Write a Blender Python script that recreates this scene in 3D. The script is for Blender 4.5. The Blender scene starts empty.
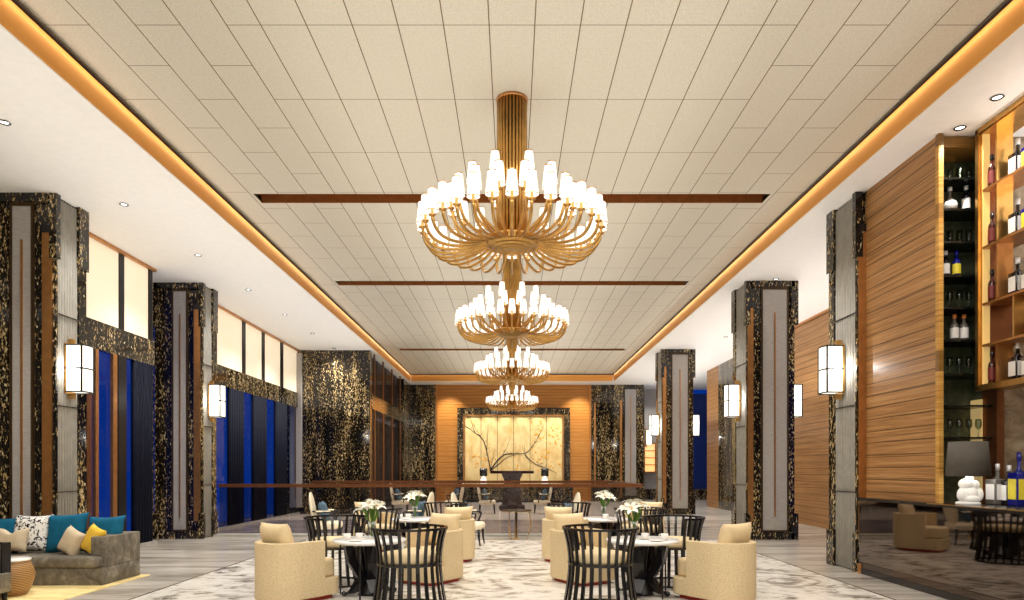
import bpy, bmesh, math, random
from mathutils import Vector, Matrix
random.seed(7)
PI = math.pi
sc = bpy.context.scene
col = sc.collection
H = 1.65                                   # eye height
ZW = 6.14                                  # lower white ceiling
ZC = 6.52                                  # tiled coffer ceiling

# ------------------------------------------------------------------ materials
class NT:
    def __init__(s, name):
        s.m = bpy.data.materials.new(name); s.m.use_nodes = True
        s.t = s.m.node_tree; s.b = s.t.nodes['Principled BSDF']
        s.out = s.t.nodes['Material Output']
    def n(s, typ, **kw):
        nd = s.t.nodes.new(typ)
        for k, v in kw.items(): setattr(nd, k, v)
        return nd
    def l(s, a, b): s.t.links.new(a, b)
    def put(s, sock, v):
        if hasattr(v, 'links') or isinstance(v, bpy.types.NodeSocket): s.l(v, sock)
        else: sock.default_value = v
    def math(s, op, a, b=0.0, c=None):
        nd = s.n('ShaderNodeMath', operation=op)
        s.put(nd.inputs[0], a); s.put(nd.inputs[1], b)
        if c is not None: s.put(nd.inputs[2], c)
        return nd.outputs[0]
    def pos(s, sx=1, sy=1, sz=1):
        g = s.n('ShaderNodeNewGeometry')
        mp = s.n('ShaderNodeMapping'); mp.inputs['Scale'].default_value = (sx, sy, sz)
        s.l(g.outputs['Position'], mp.inputs['Vector']); return mp.outputs[0]
    def obj(s, sx=1, sy=1, sz=1):
        g = s.n('ShaderNodeTexCoord')
        mp = s.n('ShaderNodeMapping'); mp.inputs['Scale'].default_value = (sx, sy, sz)
        s.l(g.outputs['Object'], mp.inputs['Vector']); return mp.outputs[0]
    def xyz(s):
        g = s.n('ShaderNodeNewGeometry'); q = s.n('ShaderNodeSeparateXYZ')
        s.l(g.outputs['Position'], q.inputs[0]); return q.outputs
    def noise(s, vec, scale=1, detail=3, rough=.5, dist=0):
        nd = s.n('ShaderNodeTexNoise'); s.l(vec, nd.inputs['Vector'])
        nd.inputs['Scale'].default_value = scale; nd.inputs['Detail'].default_value = detail
        nd.inputs['Roughness'].default_value = rough; nd.inputs['Distortion'].default_value = dist
        return nd.outputs[0]
    def ramp(s, fac, stops):
        nd = s.n('ShaderNodeValToRGB'); e = nd.color_ramp.elements
        while len(e) < len(stops): e.new(.5)
        for el, (p, c) in zip(e, stops):
            el.position = p; el.color = (*c, 1) if len(c) == 3 else c
        s.l(fac, nd.inputs[0]); return nd.outputs[0]
    def mix(s, fac, a, b, blend='MIX'):
        nd = s.n('ShaderNodeMix', data_type='RGBA', blend_type=blend)
        s.put(nd.inputs[0], fac)
        for i, v in ((6, a), (7, b)):
            s.put(nd.inputs[i], (*v, 1) if isinstance(v, tuple) and len(v) == 3 else v)
        return nd.outputs[2]
    def set(s, color=None, rough=None, metal=None, spec=None, emit=None, estr=None):
        if color is not None: s.put(s.b.inputs['Base Color'], (*color, 1) if isinstance(color, tuple) and len(color) == 3 else color)
        if rough is not None: s.put(s.b.inputs['Roughness'], rough)
        if metal is not None: s.put(s.b.inputs['Metallic'], metal)
        if spec is not None: s.put(s.b.inputs['Specular IOR Level'], spec)
        if emit is not None: s.put(s.b.inputs['Emission Color'], (*emit, 1) if isinstance(emit, tuple) else emit)
        if estr is not None: s.put(s.b.inputs['Emission Strength'], estr)
        return s
    def bump(s, h, strength=.2, dist=.01):
        nd = s.n('ShaderNodeBump'); nd.inputs['Strength'].default_value = strength
        nd.inputs['Distance'].default_value = dist
        s.l(h, nd.inputs['Height']); s.l(nd.outputs[0], s.b.inputs['Normal'])

def S(r, g, b):                            # sRGB 0-255 to linear
    f = lambda c: (c/255/12.92) if c/255 <= .04045 else ((c/255+.055)/1.055)**2.4
    return (f(r), f(g), f(b))

M = {}
def plain(name, color, rough=.5, metal=0, spec=.5, var=.12, scale=9):
    t = NT(name); nz = t.noise(t.obj(), scale, 3)
    a = tuple(c*(1-var) for c in color); b = tuple(min(1, c*(1+var)) for c in color)
    t.set(t.ramp(nz, [(.3, a), (.7, b)]), rough, metal, spec); M[name] = t.m; return t.m
def glow(name, color, strength, base=(.8, .8, .8)):
    t = NT(name); t.set(base, .6, 0, .2, color, strength); M[name] = t.m; return t.m

plain('white_paint', S(240, 236, 230), .6, 0, .3, .02)
plain('gray_stone', S(172, 168, 158), .55, 0, .4, .12, 6)
plain('bronze', S(192, 136, 80), .34, .8)
plain('bronze_dark', S(130, 82, 52), .35, .75)
plain('brass', S(208, 164, 96), .28, .95)
plain('black_lacquer', S(26, 24, 26), .18, 0, .6)
plain('dark_metal', S(34, 32, 33), .3, .5)
plain('navy_drape', S(9, 14, 34), .75, 0, .2, .3)
plain('cream_leather', S(226, 202, 158), .6, 0, .3, .05)
plain('white_top', S(246, 244, 240), .2, 0, .5, .02)
plain('teal_fabric', S(14, 92, 122), .8, 0, .2, .15)
plain('yellow_fabric', S(232, 188, 66), .8, 0, .2, .08)
plain('beige_fabric', S(206, 188, 158), .85, 0, .2, .08)
plain('blue_gray_fabric', S(86, 110, 126), .85, 0, .2, .12)
plain('ivory_fabric', S(240, 226, 196), .75, 0, .2, .05)
plain('petal', S(248, 246, 230), .6, 0, .3, .05)
plain('stem_green', S(88, 128, 40), .55, 0, .3, .3)
plain('red_base', S(176, 48, 40), .5)
plain('dark_wood', S(44, 18, 16), .22, 0, .5, .3)
plain('shade_gray', S(92, 86, 78), .8, 0, .2, .08)
plain('ceramic_white', S(246, 242, 236), .25, 0, .5, .02)
plain('label_white', S(236, 232, 226), .6, 0, .3, .05)
plain('cap_silver', S(225, 225, 225), .3, .3)
plain('cap_orange', S(206, 120, 52), .4)
plain('bottle_dark', S(20, 18, 20), .1, 0, .6)
plain('bottle_red', S(62, 22, 16), .12, 0, .6)
plain('bottle_blue', S(20, 26, 120), .15, 0, .6)
plain('bottle_gray', S(110, 104, 96), .1, 0, .6)
plain('label_yellow', S(236, 218, 60), .5)
plain('label_red', S(110, 36, 28), .5)
plain('shelf_black', S(16, 18, 16), .25, 0, .5)
plain('leaf_green', S(80, 160, 30), .5, 0, .4, .3)
plain('panel_frame', S(70, 50, 26), .4, .4)
plain('blossom', S(242, 172, 58), .6)
plain('branch', S(40, 26, 24), .7)
plain('blue_wall', S(14, 44, 116), .5)
plain('joint_dark', S(40, 26, 18), .6)
glow('shade_glow', (1, .95, .86), 1.05, (.8, .78, .72))
glow('sconce_glow', (1, .93, .8), 1.3, (.8, .78, .72))
glow('painted_gold_glow', (1, .72, .3), .3, S(220, 180, 100))  # glow put into panels that only catch gold light
glow('led_orange', (1, .5, .12), 1.2)
glow('downlight_glow', (1, .95, .85), 6)
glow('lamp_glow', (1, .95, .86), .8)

# black marble with gold flecks, stretched downwards
t = NT('black_gold_marble')
v1 = t.noise(t.pos(30, 30, 12), 1, 2.2, .55, .7)
v2 = t.noise(t.pos(4.5, 4.5, .55), 1, 3, .5)
v3 = t.noise(t.pos(40, 40, 20), 1, 1, .5)
band = t.math('MULTIPLY', t.math('SUBTRACT', v2, .5), .42)
k = t.math('ADD', v1, band)
fl = t.ramp(k, [(.567, (0, 0, 0)), (.625, (1, 1, 1))])
tone = t.ramp(v3, [(.3, S(96, 74, 38)), (.52, S(186, 156, 98)), (.7, S(240, 228, 196))])
bgc = t.ramp(v2, [(.35, S(12, 11, 11)), (.65, S(38, 31, 22))])
t.set(t.mix(fl, bgc, tone), .07, 0, .5); M['marble'] = t.m

def wood(name, axis, c0, c1, c2, pitch=.19):
    t = NT(name)
    sx, sy = ((.5, 1) if axis == 'x' else (1, .5))
    g1 = t.noise(t.pos(sx, sy, 26), 1, 4, .6, .25)
    g2 = t.noise(t.pos(sx*3, sy*3, 90), 1, 3, .6)
    g3 = t.noise(t.pos(sx*.6, sy*.6, 5), 1, 2)
    f = t.math('ADD', t.math('MULTIPLY', g1, .6), t.math('MULTIPLY', g2, .4))
    c = t.ramp(f, [(.32, c0), (.5, c1), (.68, c2)])
    z = t.math('ADD', t.xyz()[2], t.math('MULTIPLY', g3, .05))
    fr = t.math('FRACT', t.math('DIVIDE', z, pitch))
    ln = t.math('LESS_THAN', fr, .09)
    fr2 = t.math('FRACT', t.math('DIVIDE', t.math('ADD', z, .07), pitch*1.7))
    ln2 = t.math('MULTIPLY', t.math('LESS_THAN', fr2, .04), .7)
    m = t.math('MULTIPLY', t.math('MAXIMUM', ln, ln2), .72)
    t.set(t.mix(m, c, tuple(x*.28 for x in c0)), .42, 0, .35)
    M[name] = t.m
wood('wood_side', 'y', S(124, 86, 50), S(164, 118, 70), S(192, 148, 98))
wood('wood_far', 'x', S(150, 92, 36), S(190, 128, 60), S(212, 154, 84), .16)
wood('wood_trim', 'x', S(150, 100, 40), S(196, 146, 70), S(222, 180, 104), 3)

# tiled coffer ceiling
t = NT('ceiling_tiles')
x, y, z = t.xyz()
axx = t.math('ABSOLUTE', x); outer = t.math('GREATER_THAN', axx, 2.757)
uc = t.math('ADD', t.math('DIVIDE', x, .5), .5); uo = t.math('DIVIDE', t.math('SUBTRACT', axx, 3.125), .5)
u = t.math('ADD', t.math('MULTIPLY', uo, outer), t.math('MULTIPLY', uc, t.math('SUBTRACT', 1, outer)))
fu = t.math('ABSOLUTE', t.math('SUBTRACT', t.math('FRACT', u), .5))
lx = t.math('GREATER_THAN', fu, .487)
par = t.math('MULTIPLY', t.math('SUBTRACT', 1, t.math('FLOORED_MODULO', t.math('FLOOR', u), 2)), outer)
v = t.math('ADD', t.math('DIVIDE', t.math('SUBTRACT', y, 7.475), 1.5), t.math('MULTIPLY', par, .5))
fv = t.math('ABSOLUTE', t.math('SUBTRACT', t.math('FRACT', v), .5))
ly = t.math('MULTIPLY', t.math('GREATER_THAN', fv, .4955), .8)
ln = t.math('MAXIMUM', lx, ly)
g = t.noise(t.pos(60, 60, 60), 1, 2); g0 = t.noise(t.pos(.4, .4, .4), 1, 2)
c = t.mix(t.math('MULTIPLY', g0, .5), t.ramp(g, [(.3, S(196, 188, 170)), (.7, S(216, 210, 194))]), S(204, 196, 178))
t.set(t.mix(ln, c, S(112, 94, 68)), .8, 0, .2); t.bump(g, .25, .004)
M['ceiling_tiles'] = t.m

# floor: veined grey marble, pale brushed centre, dark stone inside the rail
t = NT('floor_marble')
x, y, z = t.xyz()
a1 = t.noise(t.pos(.35, 2.2, 1), 1, 5, .6, .8)
a2 = t.noise(t.pos(1.2, 6, 1), 1, 4, .6, .4)
gray = t.ramp(t.math('ADD', t.math('MULTIPLY', a1, .7), t.math('MULTIPLY', a2, .3)),
              [(.34, S(128, 120, 110)), (.5, S(176, 168, 156)), (.66, S(208, 201, 190))])
b1 = t.noise(t.pos(.75, .8, 1), 1, 6, .6, 3.2)
b2 = t.noise(t.pos(2.2, 5, 1), 1, 5, .6, 2)
pale = t.ramp(t.math('ADD', t.math('MULTIPLY', b1, .6), t.math('MULTIPLY', b2, .4)),
              [(.38, S(120, 112, 102)), (.45, S(180, 172, 160)), (.505, S(226, 220, 208)), (.65, S(240, 236, 228))])
fx = t.math('ABSOLUTE', t.math('SUBTRACT', t.math('FRACT', t.math('ADD', t.math('DIVIDE', x, 1.62), .5)), .5))
jy = t.math('ABSOLUTE', t.math('SUBTRACT', t.math('FRACT', t.math('DIVIDE', y, 1.62)), .5))
jn = t.math('MULTIPLY', t.math('MAXIMUM', t.math('GREATER_THAN', fx, .494), t.math('GREATER_THAN', jy, .494)), .3)
pale = t.mix(jn, pale, S(140, 130, 116))
ax = t.math('ABSOLUTE', x)
inside = t.math('MULTIPLY', t.math('LESS_THAN', ax, 4.87), t.math('LESS_THAN', y, 16.1))
edge = t.math('MULTIPLY', t.math('LESS_THAN', t.math('ABSOLUTE', t.math('SUBTRACT', ax, 4.87)), .018), t.math('LESS_THAN', y, 16.1))
c = t.mix(inside, gray, pale)
c = t.mix(edge, c, S(96, 80, 62))
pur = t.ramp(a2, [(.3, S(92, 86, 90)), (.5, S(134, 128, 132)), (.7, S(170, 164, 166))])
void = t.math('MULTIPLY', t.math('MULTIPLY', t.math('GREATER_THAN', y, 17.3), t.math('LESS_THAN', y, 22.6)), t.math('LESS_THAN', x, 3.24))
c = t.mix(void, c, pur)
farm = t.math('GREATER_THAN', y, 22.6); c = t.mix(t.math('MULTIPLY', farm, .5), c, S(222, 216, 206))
t.set(c, .22, 0, .45)
M['floor_marble'] = t.m

t = NT('stone_wall'); nz = t.noise(t.pos(3, 3, 3), 1, 7, .65, 1.2)
t.set(t.ramp(nz, [(.35, S(96, 80, 62)), (.55, S(140, 122, 98)), (.72, S(176, 160, 134))]), .3); M['stone_wall'] = t.m
t = NT('gray_fabric'); nz = t.noise(t.pos(8, 8, 60), 1, 3)
t.set(t.ramp(nz, [(.3, S(160, 154, 148)), (.7, S(178, 172, 166))]), .7, 0, .25); M['gray_fabric'] = t.m
t = NT('sofa_velvet'); nz = t.noise(t.obj(5, 5, 5), 1, 6, .7, .6)
t.set(t.ramp(nz, [(.35, S(86, 80, 70)), (.55, S(122, 114, 100)), (.7, S(160, 152, 134))]), .75, 0, .25); M['sofa_velvet'] = t.m
t = NT('woven_cream'); nz = t.n('ShaderNodeTexVoronoi'); nz.inputs['Scale'].default_value = 95; t.l(t.obj(1, 1, 1), nz.inputs['Vector'])
t.set(t.ramp(nz.outputs['Distance'], [(.1, S(234, 214, 176)), (.7, S(208, 184, 140))]), .7, 0, .25); t.bump(nz.outputs['Distance'], .3, .004); M['woven_cream'] = t.m
t = NT('floral_fabric'); n1 = t.noise(t.obj(10, 10, 10), 1, 2, .5, 2.5); n2 = t.noise(t.obj(22, 22, 22), 1, 2, .5, 1)
f = t.math('ADD', t.math('MULTIPLY', n1, .7), t.math('MULTIPLY', n2, .3))
t.set(t.ramp(f, [(.44, S(18, 18, 20)), (.47, S(238, 235, 228))]), .8, 0, .2); M['floral_fabric'] = t.m
t = NT('rattan'); w = t.n('ShaderNodeTexWave'); w.inputs['Scale'].default_value = 14; w.bands_direction = 'Z'; t.l(t.obj(), w.inputs['Vector'])
t.set(t.ramp(w.outputs[0], [(.2, S(110, 76, 40)), (.7, S(196, 152, 96))]), .5); M['rattan'] = t.m
t = NT('rug_weave'); nz = t.noise(t.pos(2, 5, 1), 1, 5, .6, 1)
t.set(t.ramp(nz, [(.3, S(214, 188, 124)), (.6, S(240, 220, 160))]), .9, 0, .1); M['rug_weave'] = t.m
t = NT('painting_ground'); nz = t.noise(t.pos(3, 1, 1.4), 1, 5, .6, .5)
t.set(t.ramp(nz, [(.3, S(214, 178, 112)), (.6, S(238, 212, 154))]), .7, 0, .2); M['painting_ground'] = t.m
t = NT('bar_gloss'); nz = t.noise(t.pos(1, 1, 1), .6, 2)
t.set(t.ramp(nz, [(.3, S(106, 95, 87)), (.7, S(112, 101, 93))]), .03, 1.0); M['bar_gloss'] = t.m
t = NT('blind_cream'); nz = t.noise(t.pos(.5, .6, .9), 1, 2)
t.set(t.ramp(nz, [(.3, S(232, 220, 196)), (.7, S(240, 230, 208))]), .8, 0, .1, S(250, 230, 196), .42); M['blind_cream'] = t.m  # emission put in for light falling on the blinds

def glass(name, tint, refl=.08, rough=.02):
    t = NT(name)
    tr = t.n('ShaderNodeBsdfTransparent'); gl = t.n('ShaderNodeBsdfGlossy'); mx = t.n('ShaderNodeMixShader')
    nz = t.noise(t.pos(.3, .3, .3), 1, 1)
    t.l(t.ramp(nz, [(0, tuple(c*.97 for c in tint)), (1, tint)]), tr.inputs[0])
    gl.inputs[0].default_value = (.9, .9, .9, 1); gl.inputs['Roughness'].default_value = rough
    fr = t.n('ShaderNodeFresnel'); fr.inputs[0].default_value = 1.45
    t.l(t.math('ADD', t.math('MULTIPLY', fr.outputs[0], .3), refl*.1), mx.inputs[0])
    t.l(tr.outputs[0], mx.inputs[1]); t.l(gl.outputs[0], mx.inputs[2]); t.l(mx.outputs[0], t.out.inputs[0])
    M[name] = t.m
glass('rail_glass', (.8, .76, .75), .05); glass('clear_glass', (.96, .97, .97), .1); glass('window_glass', (.75, .8, .9), .1)
glass('tumbler_glass', (.72, .76, .7), .35)

# ------------------------------------------------------------------ mesh tools
class MB:
    def __init__(s): s.bm = bmesh.new()
    def box(s, x0, x1, y0, y1, z0, z1, mi=0, bev=0):
        tmp = bmesh.new()
        r = bmesh.ops.create_cube(tmp, size=1)
        for v in tmp.verts:
            v.co = Vector(((x0+x1)/2+v.co.x*(x1-x0), (y0+y1)/2+v.co.y*(y1-y0), (z0+z1)/2+v.co.z*(z1-z0)))
        if bev: bmesh.ops.bevel(tmp, geom=tmp.edges[:], offset=bev, segments=2, affect='EDGES', profile=.5)
        s.merge(tmp, mi, bool(bev)); return s
    def merge(s, tmp, mi=0, smooth=False, mat=None):
        if mat is not None: bmesh.ops.transform(tmp, matrix=mat, verts=tmp.verts)
        mp = {v: s.bm.verts.new(v.co) for v in tmp.verts}
        for f in tmp.faces:
            try:
                g = s.bm.faces.new([mp[v] for v in f.verts]); g.material_index = mi; g.smooth = smooth
            except ValueError: pass
        tmp.free(); return s
    def lathe(s, prof, n=20, mi=0, cx=0, cy=0, smooth=True, cap=True, a0=0, a1=2*PI):
        full = abs(a1-a0-2*PI) < 1e-6
        rings = []
        m = n if full else n+1
        for r, z in prof:
            rings.append([s.bm.verts.new((cx+r*math.cos(a0+(a1-a0)*i/n), cy+r*math.sin(a0+(a1-a0)*i/n), z)) for i in range(m)])
        for a, b in zip(rings, rings[1:]):
            for i in range(n):
                j = (i+1) % m
                f = s.bm.faces.new((a[i], a[j], b[j], b[i])); f.smooth = smooth; f.material_index = mi
        if cap and full:
            for rg, rev in ((rings[0], True), (rings[-1], False)):
                f = s.bm.faces.new(rg[::-1] if rev else rg); f.material_index = mi
        return s
    def tube(s, pts, r, n=6, mi=0, cap=True):
        pts = [Vector(p) for p in pts]; rr = r if isinstance(r, (list, tuple)) else [r]*len(pts)
        rings = []; up = None
        for i, p in enumerate(pts):
            d = (pts[min(i+1, len(pts)-1)]-pts[max(i-1, 0)]).normalized()
            if up is None:
                up = Vector((0, 0, 1)) if abs(d.z) < .9 else Vector((1, 0, 0))
            sd = d.cross(up).normalized(); up = sd.cross(d).normalized()
            rings.append([s.bm.verts.new(p+(sd*math.cos(2*PI*k/n)+up*math.sin(2*PI*k/n))*rr[i]) for k in range(n)])
        for a, b in zip(rings, rings[1:]):
            for k in range(n):
                f = s.bm.faces.new((a[k], a[(k+1) % n], b[(k+1) % n], b[k])); f.smooth = True; f.material_index = mi
        if cap:
            for rg, rev in ((rings[0], True), (rings[-1], False)):
                f = s.bm.faces.new(rg[::-1] if rev else rg); f.material_index = mi
        return s
    def prism(s, outline, z0, z1, mi=0, smooth=False, bev=0):
        tmp = bmesh.new()
        vs = [tmp.verts.new((p[0], p[1], z0)) for p in outline]
        f = tmp.faces.new(vs)
        r = bmesh.ops.extrude_face_region(tmp, geom=[f])
        for v in r['geom']:
            if isinstance(v, bmesh.types.BMVert): v.co.z = z1
        bmesh.ops.recalc_face_normals(tmp, faces=tmp.faces)
        if bev:
            es = [e for e in tmp.edges if abs(e.verts[0].co.z-e.verts[1].co.z) < 1e-6]
            bmesh.ops.bevel(tmp, geom=es, offset=bev, segments=3, affect='EDGES', profile=.5)
        return s.merge(tmp, mi, smooth)
    def quad(s, pts, mi=0):
        f = s.bm.faces.new([s.bm.verts.new(p) for p in pts]); f.material_index = mi; return s
    def pillow(s, w, h, th, n=12, mi=0, pinch=.1, mat=None, dimple=0):
        tmp = bmesh.new()
        for sg in (1, -1):
            g = []
            for i in range(n+1):
                row = []
                for j in range(n+1):
                    u = -1+2*i/n; v = -1+2*j/n
                    x = w/2*u*(1-pinch*(1-v*v)*abs(u)); z = h/2*v*(1-pinch*(1-u*u)*abs(v))
                    if dimple and v > 0: z -= dimple*math.exp(-(u/.35)**2)*v*v
                    y = sg*th/2*max(0, (1-u**4)*(1-v**4))**.55
                    row.append(tmp.verts.new((x, y, z)))
                g.append(row)
            for i in range(n):
                for j in range(n):
                    q = (g[i][j], g[i+1][j], g[i+1][j+1], g[i][j+1])
                    tmp.faces.new(q if sg < 0 else q[::-1])
        bmesh.ops.remove_doubles(tmp, verts=tmp.verts, dist=1e-5)
        return s.merge(tmp, mi, True, mat)
    def ell(s, cx, cy, cz, rx, ry, rz, mi=0, u=14, v=10, mat=None):
        tmp = bmesh.new(); bmesh.ops.create_uvsphere(tmp, u_segments=u, v_segments=v, radius=1)
        for w in tmp.verts: w.co = Vector((cx+w.co.x*rx, cy+w.co.y*ry, cz+w.co.z*rz))
        return s.merge(tmp, mi, True, mat)
    def mesh(s, name, mats):
        bmesh.ops.recalc_face_normals(s.bm, faces=s.bm.faces)
        me = bpy.data.meshes.new(name); s.bm.to_mesh(me); s.bm.free()
        for m in (mats if isinstance(mats, (list, tuple)) else [mats]): me.materials.append(M[m])
        return me
    def build(s, name, mats, parent=None):
        return link(name, s.mesh(name, mats), parent)
def link(name, me, parent=None, loc=None, rz=0):
    o = bpy.data.objects.new(name, me); col.objects.link(o)
    if parent is not None: o.parent = parent
    if loc is not None: o.location = loc
    if rz: o.rotation_euler = (0, 0, rz)
    return o
def tag(o, label=None, cat=None, group=None):
    if label: o['label'] = label
    if cat: o['category'] = cat
    if group: o['group'] = group
    return o
def empty(name, label, cat, loc=(0, 0, 0), rz=0, group=None):
    o = bpy.data.objects.new(name, None); col.objects.link(o); o.location = loc; o.rotation_euler = (0, 0, rz)
    return tag(o, label, cat, group)
def struct(name, mb, mats, parent=None):
    o = mb.build(name, mats, parent)
    if parent is None: o['kind'] = 'structure'
    return o
KIDS = {}
def kids(o):
    return [c for c in bpy.data.objects if c.parent == o]
def dup(root, loc, rz=None, label=None, group=None):
    def cp(o, par):
        c = o.copy(); col.objects.link(c)
        if par is not None: c.parent = par
        for k in o.children: cp(k, c)
        return c
    r = cp(root, None); r.location = loc
    if rz is not None: r.rotation_euler = (0, 0, rz)
    if label: r['label'] = label
    if group: r['group'] = group
    return r

# ------------------------------------------------------------------ setting
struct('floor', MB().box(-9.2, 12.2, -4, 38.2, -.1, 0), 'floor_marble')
cm = MB()
cm.box(-9.2, -5.17, -4, 34.6, ZW, ZW+.6)
cm.box(5.17, 12.2, -4, 34.6, ZW, ZW+.6)
cm.box(-9.2, 12.2, 34.6, 38.2, ZW, ZW+.6)
struct('ceiling', cm, 'white_paint')
# coffer, with three recessed bronze slots
SL = [(12.05, 12.46), (17.6, 18.02), (27.4, 27.85)]
cc = MB(); y0 = -4
for a, b in SL+[(34.6, 34.6)]:
    cc.box(-5.3, 5.3, y0, a, ZC, ZC+.1)
    if a < 34: cc.box(-5.3, -4.57, a, b, ZC, ZC+.1).box(4.57, 5.3, a, b, ZC, ZC+.1)
    y0 = b
struct('ceiling_coffer', cc, 'ceiling_tiles')
for i, (a, b) in enumerate(SL):
    m = MB(); m.box(-4.6, 4.6, a-.02, b+.02, ZC+.3, ZC+.34)
    m.box(-4.57, 4.57, b-.006, b+.03, ZC+.001, ZC+.3).box(-4.6, 4.6, a-.03, a, ZC+.02, ZC+.3)
    m.box(-4.6, -4.57, a, b, ZC+.02, ZC+.3).box(4.57, 4.6, a, b, ZC+.02, ZC+.3)
    struct('trim_%d' % (i+1), m, 'bronze')
# bronze convex cornice round the coffer
def cornice(name, pts_fn, span):
    m = MB(); prof = []
    for k in range(9):
        a = PI/2*k/8
        prof.append((.05*(1-math.sin(a)) , .015+.30*(1-math.cos(a))))  # (inset from lip, height)
    rows = []
    for t in span:
        rows.append([m.bm.verts.new(pts_fn(t, d, h)) for d, h in prof])
    for a, b in zip(rows, rows[1:]):
        for k in range(len(prof)-1):
            f = m.bm.faces.new((a[k], a[k+1], b[k+1], b[k])); f.smooth = True
    return struct(name, m, 'bronze_glow')
t = NT('bronze_glow'); nz = t.noise(t.pos(.6, .6, .6), 1, 2)
t.set(t.ramp(nz, [(.3, S(218, 152, 72)), (.7, S(226, 162, 80))]), .45, .5, .5); M['bronze_glow'] = t.m
cornice('trim_4', lambda t, d, h: (-5.18+.055-d, t, ZW+h), (-4, 34.5))
cornice('trim_5', lambda t, d, h: (5.18-.055+d, t, ZW+h), (-4, 34.5))
cornice('trim_6', lambda t, d, h: (t, 34.6-.055+d, ZW+h), (-5.1, 5.1))
m = MB()
for sx in (-1, 1): m.box(min(sx*5.09, sx*5.3), max(sx*5.09, sx*5.3), -4, 34.6, ZC-.045, ZC-.02)
m.box(-5.1, 5.1, 34.5, 34.6, ZC-.045, ZC-.02)
struct('trim_7', m, 'joint_dark')  # dark strip put in for the shade of the gap above the cornice

# back wall
struct('wall_back', MB().box(-3.95, 4.1, 36, 36.3, 0, ZW), 'wood_far')
m = MB().box(-5.9, -3.95, 35.95, 36.3, 0, ZW); struct('wall_back_left', m, 'marble')
struct('trim_8', MB().box(-4.02, -3.93, 35.88, 36, 0, ZW).box(4.07, 4.16, 35.88, 36, 0, ZW), 'bronze')
struct('wall_back_right', MB().box(4.1, 6.95, 35.95, 36.3, 0, ZW), 'marble')
m = MB().box(5.95, 6.52, 35.9, 35.95, .3, ZW-.25); struct('trim_9', m, 'gray_fabric')
struct('trim_10', MB().box(5.68, 5.78, 35.88, 35.95, .2, 5.3).box(4.32, 4.40, 35.88, 35.95, .9, 5.2).box(6.22, 6.25, 35.88, 35.9, .5, ZW-.6), 'bronze')
struct('wall_corridor', MB().box(6.9, 8.9, 38, 38.2, 0, ZW), 'joint_dark')
struct('trim_11', MB().box(7.35, 8.3, 37.9, 38, .55, ZW), 'gray_fabric')
struct('trim_12', MB().box(6.95, 12, 37.85, 38, 0, .6), 'marble')
struct('wall_end', MB().box(8.9, 12.2, 38, 38.2, 0, ZW-.25).box(12.1, 12.2, 31, 38, 0, ZW), 'blue_wall')
# left walls
LT, LB = 4.53, 3.98
def wx(px): return 8.0*683/(512-px)
struct('wall_left', MB().box(-9.1, -8.62, -4, 11.1, 0, ZW).box(-9.1, -8.9, 11, 38, 0, 0.02), 'marble')
m = MB().box(-8.12, -8, 11.9, 15.3, LB, LT).box(-8.12, -8, 17.1, 25.6, LB, LT)
struct('trim_13', m, 'marble')
m = MB().box(-8.03, -7.96, 11.9, 15.3, ZW-.06, ZW).box(-8.03, -7.96, 17.1, 25.6, ZW-.06, ZW)
struct('trim_14', m, 'bronze')
def win(n, y0, y1, posts, drapes, mull, x=-8.0):
    w = bpy.data.objects.new('window_%d' % n, None); col.objects.link(w); w['kind'] = 'structure'
    MB().quad([(x-.06, y0, .05), (x-.06, y1, .05), (x-.06, y1, LB), (x-.06, y0, LB)]).build('pane', 'window_glass', w)
    if mull:
        b = MB()
        ys = [y0]+[q for ab in mull for q in ab]+[y1]
        for a, c in zip(ys[::2], ys[1::2]): b.box(x-.09, x-.05, a, c, LT, ZW-.05)
        b.build('roller_blind', 'blind_cream', w)
        for a, c in mull: MB().box(x-.1, x-.03, a, c, LT, ZW-.05).build('mullion', 'dark_metal', w)
    for a, c, mt in posts: MB().box(x-.05, x+.015, a, c, 0, LB).build('post', mt, w)
    for a, c in drapes:
        d = MB(); k = max(4, int((c-a)/.12))
        for i in range(k):
            yy = a+(c-a)*(i+.5)/k
            d.lathe([((c-a)/k*.56, .04), ((c-a)/k*.56, LB)], 8, 0, x-.05, yy)
        d.build('drape', 'navy_drape', w)
    MB().box(x-.02, x+.06, y0, y1, 0, .07).build('sill', 'gray_stone', w)
    return w
win(1, 11.9, 15.3, [(12.83, 12.98, 'bronze_dark'), (13.1, 13.2, 'bronze'), (13.68, 13.82, 'bronze'), (13.86, 14.15, 'dark_metal')],
    [(14.5, 15.22)], [(13.97, 14.15), (15.1, 15.26)])
win(2, 17.1, 25.6, [(17.1, 18.45, 'dark_metal')], [(19.4, 20.4), (21.2, 22.3), (23.2, 24.3)], [(18.3, 18.6), (20.35, 20.6), (21.95, 22.2), (23.7, 24.0)])
struct('left_reflection_block', MB().box(-8.75, -8.62, 15.9, 16.44, 0, ZW), 'marble')  # unseen piece added to block blue reflections in the column front
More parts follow.
